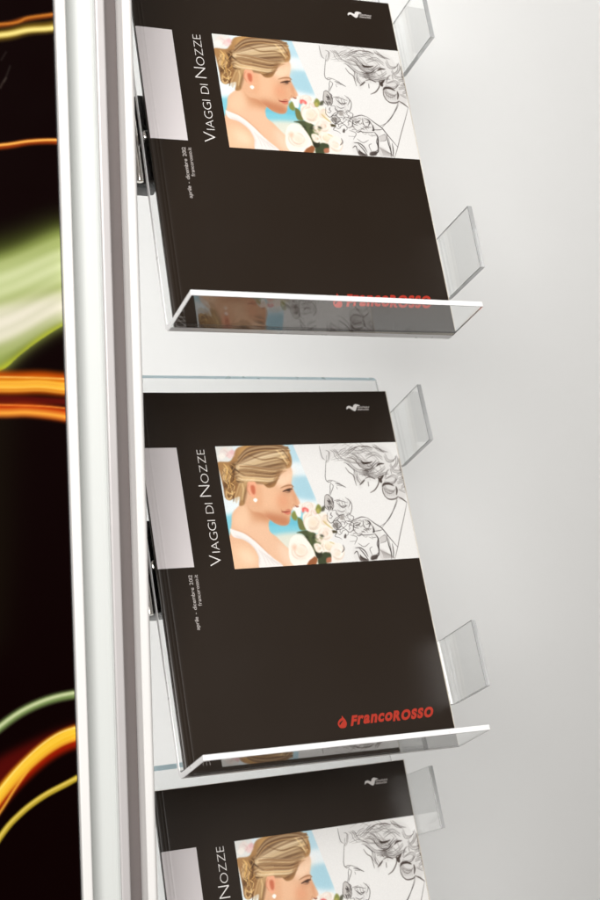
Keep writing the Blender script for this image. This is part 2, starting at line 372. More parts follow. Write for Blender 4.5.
    for k in range(24):                                          # crisp single hairs over it
        f = rnd.random(); g = rnd.uniform(-4, 4)
        C.stroke(W(226-6*f, 52+f*56+g*.4, 188-16*f, 54+f*70+g, 140-10*f, 66+f*68+g, 98-6*f, 84+f*54+g), rnd.uniform(.4, .8), rnd.choice(((236, 212, 170), (220, 188, 142), (92, 64, 42), (124, 88, 58))), rnd.uniform(.2, .5), .3)
    for k in range(44):                                          # crown
        f = rnd.random(); g = rnd.uniform(-3, 3)
        C.stroke(W(228-8*f+g, 62-16*f, 192-10*f, 44+10*f+g, 150-6*f, 42+14*f+g, 108-4*f, 52+16*f+g, 80, 78+16*f+g), rnd.uniform(.6, 1.8), rnd.choice(((238, 212, 168), (214, 178, 128), (196, 156, 106), (108, 74, 48), (130, 94, 60), (88, 60, 40))), rnd.uniform(.3, .65), .4)
    for k in range(26):                                          # temple
        f = rnd.random(); g = rnd.uniform(-3, 3)
        C.stroke(W(200-6*f+g, 114+30*f, 182-8*f, 122+32*f+g, 160-8*f, 126+24*f+g, 130, 122+22*f+g), rnd.uniform(.6, 1.5), rnd.choice(((206, 166, 118), (172, 130, 86), (96, 66, 44), (74, 48, 34), (130, 94, 62))), rnd.uniform(.3, .6), .4)
    for k in range(60):                                          # and over the lower sweep, ear to nape and knot
        f = rnd.random(); g = rnd.uniform(-4, 4)
        C.stroke(W(214-26*f+g*.4, 104+40*f, 186-18*f, 108+42*f+g*.5, 150-24*f, 104+44*f+g*.6, 114-16*f, 98+50*f+g*.5, 82+rnd.uniform(-4, 6), 98+44*f+g), rnd.uniform(.5, 1.3), rnd.choice(((240, 216, 174), (214, 178, 128), (186, 144, 98), (96, 66, 44), (122, 86, 56))), rnd.uniform(.3, .65), .3)
    for k in range(26):
        x, y = rnd.uniform(34, 66), rnd.uniform(96, 186)
        C.stroke(W(x, y, x+rnd.uniform(4, 12), y+8, x+rnd.uniform(-4, 8), y+20), rnd.uniform(.6, 1.5), rnd.choice(((230, 192, 130), (196, 150, 90), (84, 56, 34), (64, 42, 28))), rnd.uniform(.4, .75), .35)
    C.fill(E(18, 100, 55, 98, 88, 92, 94, 97, 60, 105), (176, 78, 64), .75, .4); C.fill(E(30, 105, 60, 106, 92, 100, 90, 114, 60, 120), (212, 118, 98), .7, .5)
    C.stroke(E(14, 97, 50, 101, 84, 96), .9, (120, 48, 38), .8, .3); C.stroke(E(132, 50, 146, 58, 160, 54), 1.3, (140, 74, 52), .75, .35); C.stroke(E(120, 30, 114, 48, 126, 60), .8, (186, 118, 86), .6, .5)
    C.stroke(B(112, 440, 140, 429, 170, 420, 190, 421), 1.5, (66, 42, 30), .95, .25); C.fill(B(142, 436, 160, 426, 178, 428, 168, 440), (60, 44, 38), .8, .3); C.stroke(B(92, 410, 135, 392, 178, 386, 202, 398), 1.5, (150, 102, 68), .7, .5)
    C.fill(B(70, 470, 130, 480, 150, 540, 80, 560), (232, 150, 116), .28, 3); C.fill(B(150, 250, 205, 250, 205, 330, 150, 330), (250, 224, 198), .4, 3); C.fill(B(225, 480, 246, 520, 256, 556, 236, 540), (250, 218, 190), .4, 1)
    for k in range(9): C.stroke(W(196+k*3, 112+k*.5, 190+k*1.5, 124+rnd.uniform(-3, 6), 180+k, 140+rnd.uniform(-6, 10)), .7, (150, 108, 70), .4, .5)
    # pen drawing on white paper
    ink, mid, lite = (40, 32, 30), (104, 96, 92), (150, 144, 140)
    for pts, a in ((W(318, 44, 350, 40, 420, 44, 500, 50, 530, 90, 552, 150, 558, 196, 530, 200, 500, 190, 480, 150, 440, 150, 430, 170, 420, 150, 405, 105, 370, 80, 340, 78, 318, 84), .5),
                   (W(486, 140, 520, 136, 548, 160, 556, 192, 520, 200, 494, 180), .45), (F(0, 180, 100, 148, 190, 200, 260, 262, 250, 330, 160, 300, 60, 320, 0, 290), .35), (F(30, 400, 130, 420, 220, 470, 240, 330, 260, 420, 360, 500, 60, 515), .4), (W(360, 204, 400, 200, 402, 244, 366, 244), .2), (E(400, 0, 560, 20, 590, 120, 560, 200, 470, 240, 420, 120), .25)):
        C.fill(pts, (190, 186, 184), a*.45, .8)
    L = lambda pts, w=.75, c=ink, a=.85: C.stroke(pts, w*.74, c, a, .15)
    for pts in (B(422, 50, 432, 100, 448, 150, 470, 170), B(485, 130, 478, 200, 475, 260, 474, 320, 486, 352, 510, 345, 545, 350, 600, 372), B(490, 352, 500, 362, 530, 352),
                B(520, 366, 514, 400, 516, 430, 506, 478), W(345, 152, 352, 160, 346, 178, 344, 186)): L(pts, .8)
    L(W(358, 152, 370, 155, 388, 164), 1.5); L(W(362, 158, 376, 160), 1.1); L(B(570, 400, 578, 420), 1.1); L(B(545, 520, 575, 515, 600, 508), .9, mid)
    bud = C.fill(B(470, 480, 490, 466, 520, 490, 545, 560, 535, 598, 490, 596, 468, 560), (196, 192, 188), 1, .2)
    for k in range(16):
        x, y = rnd.uniform(470, 530), rnd.uniform(475, 580); L(B(x, y, x+14, y+16, x+12, y+34), rnd.uniform(.6, 1.6), ink, .8)
    L(B(470, 480, 490, 466, 520, 490, 545, 560, 535, 598), .9); L(B(470, 480, 468, 560, 490, 596), .9)
    for pts in (W(360, 205, 372, 202, 392, 208), W(362, 208, 376, 218, 390, 216), W(366, 212, 380, 222, 392, 214), W(392, 196, 400, 206, 396, 220), W(364, 228, 376, 234, 386, 230), W(386, 192, 404, 210, 402, 236, 388, 246),
                W(380, 216, 388, 220), W(368, 206, 372, 214), W(376, 206, 380, 216), W(384, 206, 387, 215), W(360, 236, 372, 244, 384, 240)): L(pts, .9)
    for k in range(26):                                          # beard hatching
        x, y = rnd.uniform(362, 402), rnd.uniform(195, 245); L(W(x, y, x+rnd.uniform(2, 5), y+rnd.uniform(3, 8)), .5, mid, .6)
    # hair of the drawing: long combed waves and curls
    for k in range(14):
        f = rnd.random(); x0, y0 = 335+f*60, 64+rnd.uniform(-20, 26)
        q = W(x0, y0, x0+28, y0-8+rnd.uniform(-8, 8), x0+58, y0+4+rnd.uniform(-8, 10), x0+88, y0+18+rnd.uniform(-10, 16), x0+104, y0+40+rnd.uniform(-12, 16))
        L(q, rnd.uniform(.35, .8), rnd.choice((ink, mid, lite)), rnd.uniform(.4, .8))
    def curl(cx, cy, rx_, ry_, a0, sweep, n, w, c=ink, a=.8):
        L(W(*[v for j in range(n+1) for v in (cx+rx_*math.cos(a0+sweep*j/n), cy+ry_*math.sin(a0+sweep*j/n))]), w, c, a)
    Q, R = tile(325, 445, 12), tile(365, 445, 12)
    def fam(T, c, n, dx, dy, w=.6, jit=4):                        # a lock of hair: one traced line and its neighbours
        n = max(2, int(n*.75))
        for k in range(n):
            d = [v+(dx, dy)[m % 2]*k+rnd.uniform(-jit, jit) for m, v in enumerate(c)]
            L(T(*d), w*rnd.uniform(.7, 1.25), ink if k % 2 == 0 else mid, .9)
    for T, c, n, dx, dy in ((Q, (0, 60, 40, 80, 34, 160, 10, 210), 3, 14, 4), (Q, (60, 60, 100, 90, 120, 135, 170, 180), 4, 22, -6), (Q, (100, 60, 160, 92, 195, 60, 250, 40), 3, 6, 16), (Q, (200, 120, 270, 60, 335, 14), 5, 24, 6),
                            (Q, (320, 60, 420, 62, 480, 40, 560, 60), 4, 2, 17), (Q, (290, 130, 350, 150, 400, 232, 460, 282, 530, 270, 585, 218), 6, 12, -15), (Q, (230, 180, 280, 200, 330, 250, 400, 292, 500, 300, 600, 270), 5, -4, 14),
                            (Q, (240, 210, 300, 262, 345, 305, 352, 372, 384, 442), 4, 16, 10), (Q, (400, 330, 500, 318, 600, 326), 4, 4, 13), (Q, (440, 362, 480, 350, 525, 364, 590, 400), 3, 2, 14), (Q, (360, 360, 400, 420, 440, 470), 3, 16, -4),
                            (R, (0, 130, 60, 96, 120, 90, 200, 140), 5, 4, 18), (R, (80, 0, 150, 60, 235, 92), 5, 18, -2), (R, (220, 130, 260, 200, 330, 204, 364, 150), 5, 7, -14), (R, (380, 140, 396, 200, 380, 250, 340, 280), 4, -12, -4),
                            (R, (0, 292, 60, 282, 112, 230, 170, 200), 4, 6, 14), (R, (0, 312, 100, 342, 180, 302, 232, 250), 5, 4, 13), (R, (0, 344, 120, 374, 222, 330, 270, 330), 4, 6, 12), (R, (290, 246, 330, 320, 380, 332, 424, 326), 4, 6, -14),
                            (R, (260, 392, 340, 360, 384, 392, 370, 430), 4, -8, 11), (R, (380, 350, 440, 330, 446, 380, 400, 400), 4, 2, 12), (R, (380, 442, 450, 430, 470, 470, 430, 500), 4, 2, 13), (R, (400, 540, 440, 560, 482, 582), 3, 6, -16),
                            (R, (214, 500, 240, 560, 300, 590, 350, 560), 6, 6, -13), (R, (230, 430, 280, 450, 340, 440, 370, 400), 4, 0, 11), (R, (280, 290, 250, 330, 230, 400), 3, 12, 4), (R, (400, 250, 430, 300, 440, 330), 3, -12, 2)):
        fam(T, c, n, dx, dy)
    Lh = lambda pts, w: C.stroke(pts, w*.8, (56, 44, 38), .92, .3)
    for pts, w_ in ((G(178, 175, 200, 200, 240, 198, 272, 188), 2.6), (G(186, 186, 210, 198, 262, 194), 2.6), (G(180, 62, 225, 56, 275, 72), 1.5), (G(310, 225, 335, 206, 372, 204), 2.6), (G(362, 398, 378, 378, 420, 376, 456, 392), 3.4), (G(326, 330, 345, 335, 370, 305), 3.4),
                    (G(330, 340, 350, 360, 350, 330), 3), (G(175, 255, 215, 262, 262, 250, 285, 220), 1.2), (G(170, 385, 195, 358, 210, 340), 2), (G(205, 300, 220, 312), 2.2), (G(240, 360, 244, 395), 2), (G(260, 452, 300, 425, 328, 375, 330, 340), 1.5),
                    (G(215, 330, 250, 318, 300, 335), 1.2), (G(478, 400, 486, 430, 482, 470), 2.4), (G(380, 480, 420, 508, 470, 505, 496, 485), 1.6), (G(362, 400, 368, 450, 390, 490), 1.2), (G(500, 490, 530, 505, 570, 535), 1.8), (G(430, 250, 440, 290), 1.2), (G(360, 310, 330, 318), 2.2),
                    (G(45, 235, 75, 275, 110, 300, 128, 350, 140, 390), 1.0), (G(60, 150, 110, 160, 160, 210, 230, 262), .9), (G(70, 90, 140, 60, 200, 50), .8), (G(280, 60, 330, 80, 370, 105), 1.0), (G(500, 160, 510, 220, 520, 290), .9), (G(520, 300, 548, 360, 556, 430), .9)):
        Lh(pts, w_)
    for k in range(7): L(G(375+k*10, 410+k*3, 385+k*12, 440, 380+k*14, 480), .5, mid, .8)
    # jacket, shirt and inked flowers
    for pts, w_ in ((G(490, 495, 470, 560, 440, 640, 400, 700, 345, 740), .8), (F(486, 20, 465, 130, 430, 290, 405, 420, 384, 505), .9), (F(405, 5, 385, 60, 330, 160, 275, 235), .9), (F(150, 155, 210, 200, 270, 240, 320, 300, 405, 400), 1.5), (F(0, 185, 60, 160, 100, 145, 150, 155), 1.2),
                    (F(315, 300, 330, 380, 352, 450, 355, 505), 1.6), (F(362, 375, 372, 440, 372, 500), 1.5), (F(330, 330, 350, 420, 364, 500), .7), (F(195, 225, 205, 270, 195, 275), 2.6), (F(195, 270, 250, 262, 275, 255), 1.0), (F(30, 200, 30, 250, 60, 290), .9), (F(45, 215, 70, 212, 90, 198), 1.6),
                    (F(110, 170, 118, 220, 150, 262), 1.0), (F(120, 170, 160, 180, 190, 220), 1.0), (F(150, 180, 170, 200, 160, 240), 1.6), (F(60, 290, 110, 300, 160, 300, 215, 290), 1.0), (F(215, 292, 240, 330, 245, 400, 245, 470, 190, 510), 2.2), (F(240, 330, 232, 380, 250, 440, 215, 480), 1.2),
                    (F(45, 410, 90, 410, 130, 440, 155, 485), 1.6), (F(80, 415, 120, 460, 160, 515), 1.5), (F(35, 460, 60, 440, 80, 500), 1.3), (F(85, 470, 110, 500, 150, 512), 2.6), (F(70, 370, 120, 400, 165, 370), .8), (F(0, 355, 50, 352), .8), (F(5, 300, 60, 320, 40, 380), .7), (F(190, 400, 170, 420, 190, 470), .8),
                    (F(250, 330, 300, 300, 310, 350, 260, 370), .9)): L(pts, w_)
    C.fill(F(258, 318, 305, 305, 310, 345, 262, 368), (196, 192, 190), .8, .4); C.fill(F(250, 425, 300, 430, 350, 495, 270, 505), (204, 200, 198), .7, .6)
    C.fill(F(85, 480, 130, 500, 160, 520, 90, 520), (70, 60, 56), .85, .4); C.fill(F(185, 480, 235, 470, 230, 505, 180, 512), (60, 50, 46), .85, .4)
    for k in range(30):
        x, y = rnd.uniform(20, 200), rnd.uniform(170, 320); L(F(x, y, x+rnd.uniform(6, 24), y+rnd.uniform(-14, 14), x+rnd.uniform(20, 44), y+rnd.uniform(-10, 22)), rnd.uniform(.5, 1.1), rnd.choice((ink, mid)), .75)
    for k in range(12):
        x = 250+k*8; L(F(x, 420+k*4, x+30, 460+k*2, x+42, 498), .5, mid, .7)
    for cx, cy, r in ((450, 140, 50), (520, 190, 58), (590, 160, 40), (530, 285, 52), (590, 225, 45), (490, 215, 34)):
        n = 9; ph = rnd.uniform(0, 6)
        q = [v for j in range(n+1) for v in (cx+r*(1+.22*math.sin(3*j+ph))*math.cos(j*6.283/n*.85+ph), cy+r*(1+.22*math.cos(2.3*j+ph))*math.sin(j*6.283/n*.85+ph))]
        L(E(*q), .85)
        for j in range(3):
            a0 = rnd.uniform(0, 6.28); L(E(cx, cy, cx+r*.4*math.cos(a0), cy+r*.4*math.sin(a0), cx+r*.7*math.cos(a0+.5), cy+r*.7*math.sin(a0+.5)), .7, ink, .8)
    C.fill(E(470, 190, 500, 200, 490, 240, 450, 225), (70, 62, 56), .5, .6); C.fill(E(552, 300, 566, 290, 566, 325, 550, 325), (60, 52, 48), .85, .3); C.fill(E(520, 130, 550, 140, 545, 170, 515, 165), (120, 112, 106), .6, .5)
    C.stroke(E(540, 385, 550, 420, 530, 450), 1.4, mid, .8, .3)
    C.im = C.im*(1+.015*np.random.default_rng(2).standard_normal(C.im.shape[:2])[..., None])     # halftone grain
    return C

def paint_poster(res, x0, x1, z0, z1):
    C = Canvas((x1-x0)*1000, (z1-z0)*1000, res, HOM_POSTER, (x0*1000, z1*1000), True, (10, 1, 1))
    S = lambda pts, w, c, a=1., soft=.8, w2=None: C.stroke(pts, w, c, a, soft, False, w2)
    C.fill([(-40, 640), (-40, 300), (6, 300), (10, 440), (0, 640)], (26, 22, 10), .5, 12)
    # wide pale green veil of light
    C.fill([(-330, 420), (-330, 300), (-120, 262), (0, 236), (62, 214), (120, 205), (120, 300), (68, 323), (40, 338), (20, 352), (0, 371), (-60, 392), (-200, 420)], (58, 66, 24), .8, 7)
    vl = C.fill([(-330, 420), (-330, 322), (-120, 285), (0, 254), (62, 228), (120, 215), (120, 300), (68, 323), (40, 340), (20, 355), (0, 371), (-60, 392), (-200, 420)], (138, 152, 80), 1, 5)
    for pts, col, a, so in (([(-330, 390), (-120, 300), (0, 268), (120, 230), (120, 262), (0, 300), (-120, 340), (-330, 410)], (196, 204, 158), .85, 6),
                            ([(-330, 400), (-120, 330), (0, 306), (70, 290), (120, 285), (120, 305), (60, 318), (0, 345), (-120, 375)], (216, 210, 196), .95, 5),
                            ([(-330, 425), (-60, 388), (0, 366), (40, 336), (68, 321), (120, 300), (120, 310), (40, 344), (0, 375)], (174, 182, 48), .9, 2)):
        C.shade(vl, pts, col, a, so)
    for k in range(14):
        o = k*7.5; S([(-330, 330+o*.6), (-120, 286+o), (0, 256+o), (62, 232+o*.9), (120, 220+o*.8)], 3, ((110, 126, 60), (222, 220, 196))[k % 2], .14, 3)
    # warm ribbons
    S([(-330, 40), (-120, 44), (0, 35), (28, 29), (56, 26), (120, 10)], 9, (122, 96, 26), .9, 2.2); S([(-330, 40), (-120, 43), (0, 35), (28, 30), (56, 27.5), (120, 14)], 4, (232, 214, 128), .95, 1.2)
    S([(-330, 30), (-120, 32), (0, 25), (28, 18.5), (56, 14.5), (120, 4)], 4, (150, 74, 20), .9, 1.2); S([(-330, 28), (0, 24), (28, 17.5), (56, 13.5), (120, 3)], 1.3, (206, 132, 50), .8, .6)
    S([(-330, 158), (-120, 155), (0, 146.5), (30, 142), (60, 141.5), (120, 146)], 5, (140, 52, 10), .95, 1); S([(-330, 157), (-120, 154), (0, 145), (30, 141), (60, 140), (120, 144)], 1.8, (242, 176, 82), 1, .6)
    S([(0, 88), (3, 82), (6, 78)], 1, (90, 80, 70), .6, .5); S([(4, 82), (10, 66)], .7, (70, 62, 56), .6, .5); S([(1, 60), (6, 52)], .7, (70, 62, 56), .5, .5)
    S([(-330, 376), (-120, 376), (0, 383), (40, 382.5), (72, 385), (140, 386)], 20, (176, 70, 4), 1, 4); S([(-330, 378), (-120, 378), (0, 384.5), (40, 384), (72, 387), (140, 388)], 8, (246, 204, 60), .9, 4)
    S([(-330, 372), (0, 377), (72, 379), (140, 380)], 1, (255, 226, 130), .7, .5); S([(-330, 396), (0, 399), (72, 402), (140, 404)], 6, (86, 14, 8), .9, 1.4)
    S([(-330, 406), (-120, 408), (0, 410), (30, 410), (72, 416), (140, 432)], 12, (170, 50, 6), 1, 3.4); S([(-330, 410), (-120, 411), (0, 413), (30, 412.5), (72, 418), (140, 434)], 4, (250, 196, 76), .9, 3)
    S([(-330, 402), (0, 405), (72, 409), (140, 420)], 1.2, (250, 150, 60), .8, .5)
    S([(-200, 960), (-80, 800), (0, 727), (40, 703), (84, 693), (150, 690)], 8, (112, 134, 78), .95, 1.6); S([(-200, 958), (-80, 799), (0, 726), (40, 702), (84, 691.5), (150, 688)], 3, (206, 214, 168), .8, .8)
    C.fill([(-60, 860), (-20, 775), (30, 742), (84, 722), (150, 712), (150, 760), (84, 745), (40, 760), (0, 790), (-40, 880)], (96, 12, 8), .75, 3.5)
    S([(-120, 1010), (-40, 860), (0, 799), (28, 768), (56, 746), (86, 734), (150, 722)], 12, (140, 24, 4), 1, 4, 21); S([(-120, 1000), (-40, 855), (0, 794), (28, 763), (56, 741), (86, 730), (150, 718)], 9, (228, 176, 34), 1, 2.6, 14)
    S([(-40, 845), (0, 789), (28, 757), (56, 735), (86, 724)], 1.2, (255, 236, 150), .8, .5)
    S([(-60, 900), (0, 812), (14, 790), (28, 770)], 2, (240, 180, 60), .9, .7); S([(-60, 930), (0, 837), (20, 814), (42, 797), (66, 784), (86, 774), (150, 752)], 5.5, (170, 146, 40), 1, .8); S([(-60, 929), (0, 836), (20, 813), (42, 796), (66, 783), (86, 773.5)], 1.8, (230, 206, 104), .8, .6)
    rg = np.random.default_rng(4)                                  # streaks that run along the yellow sweep and the veil
    for k in range(10):
        o = rg.uniform(-7, 6); S([(-120, 1004+o), (-40, 857+o), (0, 796+o), (28, 765+o*.9), (56, 743+o*.9), (86, 731+o), (150, 719+o)], rg.uniform(.6, 1.6), ((255, 232, 130), (206, 130, 20), (226, 160, 40))[k % 3], .35, 1)
    for k in range(12):
        o = rg.uniform(-8, 8); S([(-330, 378+o), (0, 384+o), (40, 383.5+o), (72, 386.5+o), (140, 388+o)], rg.uniform(.5, 1.3), ((255, 226, 120), (190, 96, 10))[k % 2], .35, .8)
    return C
# ---------------------------------------------------------------- materials
M_wall = material('opal_panel', (.85, .852, .848, 1), .55, noise=.06, nscale=6)
nt = M_wall.node_tree; pb = nt.nodes['Principled BSDF']
tr = nt.nodes.new('ShaderNodeBsdfTranslucent'); tr.inputs['Color'].default_value = (.84, .843, .836, 1)
mx = nt.nodes.new('ShaderNodeMixShader'); mx.inputs[0].default_value = .7
nt.links.new(pb.outputs[0], mx.inputs[1]); nt.links.new(tr.outputs[0], mx.inputs[2])
nt.links.new(mx.outputs[0], nt.nodes['Material Output'].inputs['Surface'])
M_white = material('white_lacquer', (.88, .87, .855, 1), .35, noise=.08, nscale=25)
M_face = material('satin_face', (.61, .63, .615, 1), .5, noise=.06, nscale=18)
M_alu = material('anodised_aluminium', (.74, .71, .71, 1), .38, metal=.35, noise=.06, nscale=60)
M_groove = material('groove_aluminium', (.27, .235, .23, 1), .45, metal=.2, noise=.06, nscale=60)
M_chrome = material('chrome', (.80, .77, .73, 1), .10, metal=1., noise=.04, nscale=50)
M_black = material('black_gloss', (.015, .012, .011, 1), .22, spec=.6, noise=.05)
M_dark = material('dark_rubber', (.02, .018, .018, 1), .5)
M_edge = material('sawn_edge_and_fold_light', (.96, .965, .975, 1), .3, noise=.1, nscale=120, Transmission_Weight=.08, IOR=1.491)
M_topedge = material('bluish_acrylic_edge', (.50, .70, .78, 1), .3, noise=.1, nscale=120, Transmission_Weight=.2, IOR=1.491)
M_tabedge = material('polished_acrylic_edge', (.93, .95, .96, 1), .18, noise=.1, nscale=90, Transmission_Weight=.6, IOR=1.491)
M_acryl = material('clear_acrylic', (.982, .992, .990, 1), .012, noise=.012, nscale=22, Transmission_Weight=1., IOR=1.491)
M_cover = material('brown_laminate', (.0175, .0108, .0064, 1), .34, spec=.42, noise=.09, nscale=9, bump=.22)
M_block = material('silver_print', (.70, .66, .67, 1), .34, noise=.05, nscale=14)
M_text = material('white_print', (.78, .75, .73, 1), .4, noise=.04)
M_small = material('pale_print', (.50, .46, .44, 1), .4, noise=.04)
M_red = material('red_print', (.42, .030, .014, 1), .4, noise=.04)
M_page = material('paper_edge', (.78, .70, .58, 1), .8)
nt = M_page.node_tree; wv = nt.nodes.new('ShaderNodeTexWave'); tc = nt.nodes.new('ShaderNodeTexCoord'); cr = nt.nodes.new('ShaderNodeValToRGB')
wv.bands_direction = 'Y'; wv.inputs['Scale'].default_value = 900; wv.inputs['Distortion'].default_value = 1.5
cr.color_ramp.elements[0].color = (.62, .55, .45, 1); cr.color_ramp.elements[1].color = (.86, .80, .70, 1)
nt.links.new(tc.outputs['Object'], wv.inputs['Vector']); nt.links.new(wv.outputs['Fac'], cr.inputs['Fac']); nt.links.new(cr.outputs['Color'], nt.nodes['Principled BSDF'].inputs['Base Color'])
M_photo = printed('cover_picture', .36)
M_poster = printed('poster_picture', .22)
M_poster.node_tree.nodes['Principled BSDF'].inputs['Specular IOR Level'].default_value = .07

# ---------------------------------------------------------------- the stand: backlit wall, poster, upright
WY = .17
wall = box('wall', -.40, 2.2, WY, WY+.006, -1.0, 1.35, M_wall); wall['kind'] = 'structure'

PZ0, PZ1 = -.62, .95
post = thing('display_post', 'tall white and silver aluminium upright with a dark groove beside the poster', 'display post')
post.location = (0, 0, PZ0)
def pe(name, prof, m, bevel=.0012):
    return extrude(name, prof, 'z', 0, PZ1-PZ0, m, post, bevel, 3)
pe('front_lip', [(-.0735, -.002), (-.0672, -.002), (-.0664, .0015), (-.0664, .010), (-.0735, .010)], M_white, .0008)
cove = [(-.0662, .0035)]+[(-.0662+.018*t, .0035+.0045*math.sin(math.pi*min(1, t*1.1))*(1-.6*t)) for t in np.linspace(.04, 1, 14)]+[(-.0480, .0012), (-.0474, .0012), (-.0474, .018), (-.0662, .018)]
pe('face_panel', cove, M_face, 0)
pe('silver_rail', [(-.0472, -.0012), (-.0416, -.0012), (-.0410, .0005), (-.0410, .018), (-.0472, .018)], M_alu, .0008)
pe('groove', [(-.0408, .0045)]+[(-.0408+.0116*t, .0045+.0105*t) for t in np.linspace(.1, 1, 8)]+[(-.0292, .019), (-.0408, .019)], M_groove, 0)
rail = [(-.0290, .0005), (-.0283, -.0006)]+[(-.0250+.0030*math.sin(a), .0024-.0030*math.cos(a)) for a in np.linspace(0, math.pi/2, 8)]+[(-.0220, .018), (-.0290, .018)]
pe('edge_rail', rail, M_white, 0)
pe('back_body', [(-.0660, .0182), (-.0225, .0182), (-.0225, WY-.001), (-.0660, WY-.001)], M_white, .001)

poster = thing('poster_panel', 'glossy black poster with glowing green and yellow light trails left of the upright', 'poster')
poster.location = (0, 0, 0)
PX0, PX1 = -.34, -.0740
PC = paint_poster(1.8, PX0, PX1, PZ0, PZ1)
grid_print('printed_sheet', PC, lambda u, v: np.stack([PX0+u/1000, np.full_like(u, .002), PZ1-v/1000], 1), M_poster, poster)
box('backing_board', PX0-.0005, PX1, .0023, .008, PZ0, PZ1, M_dark, poster)

# ---------------------------------------------------------------- brochure
BW, BH, BT = 210., 281.3, 4.4                                     # millimetres
def bow(u, v):                                                    # the cover is never perfectly flat: gutter crease, gentle waves
    g = .16*np.exp(-((u-6.2)/.55)**2)+.08*np.exp(-((u-3.6)/.4)**2)
    w = .60*np.sin(u/58.+v/140.)+.45*np.sin(v/47.+1.3)*np.cos(u/70.)
    edge = np.clip(u/3., 0, 1)
    return (w*np.clip(u/30, 0, 1)*.8+g+.55*(1-np.sqrt(np.clip(1-(1-edge)**2, 0, 1))))
def P3(u, v, lift=0.):                                            # cover millimetres -> local metres
    u = np.asarray(u, float); v = np.asarray(v, float)
    return np.stack([u/1000, (bow(u, v)-lift)/1000, (BH-v)/1000], -1)

GLYPH = {}
def glyph(ch, weight):
    k = (ch, weight)
    if k not in GLYPH:
        cu = bpy.data.curves.new('g', 'FONT'); cu.body = ch; cu.size = 1; cu.offset = weight; cu.resolution_u = 6
        o = bpy.data.objects.new('g', cu); COL.objects.link(o)
        dg = bpy.context.evaluated_depsgraph_get(); dg.update()
        me = bpy.data.meshes.new_from_object(o.evaluated_get(dg))
        bm = bmesh.new(); bm.from_mesh(me); bmesh.ops.triangulate(bm, faces=bm.faces)
        vs = np.array([tuple(v.co)[:2] for v in bm.verts]); fs = [[v.index for v in f.verts] for f in bm.faces]
        bm.free(); bpy.data.objects.remove(o); bpy.data.curves.remove(cu); bpy.data.meshes.remove(me)
        GLYPH[k] = (vs, fs)
    return GLYPH[k]
CAPH = None
def lettering(chars, length, weight, track, shear=0.):
    """chars: list of (glyph, height in mm, unicase); returns points (along, up) in mm and faces, stretched to length"""
    global CAPH
    if CAPH is None: CAPH = np.ptp(glyph('H', 0)[0][:, 1])
    x = 0; V, F = [], []
    for ch, h, uni in chars:
        if ch == ' ': x += h*.55; continue
        vs, fs = glyph(ch, {0: weight, 1: weight*1.2, 2: weight*1.6}[uni])
        p = vs.copy(); sc = h/CAPH
        if uni == 1: p[:, 1] = (p[:, 1]-p[:, 1].min())*h/np.ptp(p[:, 1]); p[:, 0] *= sc*1.2
        else: p *= sc
        p[:, 0] += x-p[:, 0].min(); x = p[:, 0].max()+(track if ch not in 'Rr' or not uni else track-.09)*h
        F += [[i+sum(len(q) for q in V) for i in f] for f in fs]; V.append(p)
    V = np.vstack(V); V[:, 0] *= length/V[:, 0].max(); V[:, 0] += shear*V[:, 1]
    return V, F
def text_part(name, V, F, u0, v0, vertical, m, lift, parent):
    if vertical: u, v = u0-V[:, 1], v0-V[:, 0]
    else: u, v = u0+V[:, 0], v0-V[:, 1]
    return mesh(name, P3(u, v, lift), F, m, parent)
def join_vf(parts):
    V, F, n = [], [], 0
    for v, f in parts:
        V.append(v); F += [[i+n for i in q] for q in f]; n += len(v)
    return np.vstack(V), F

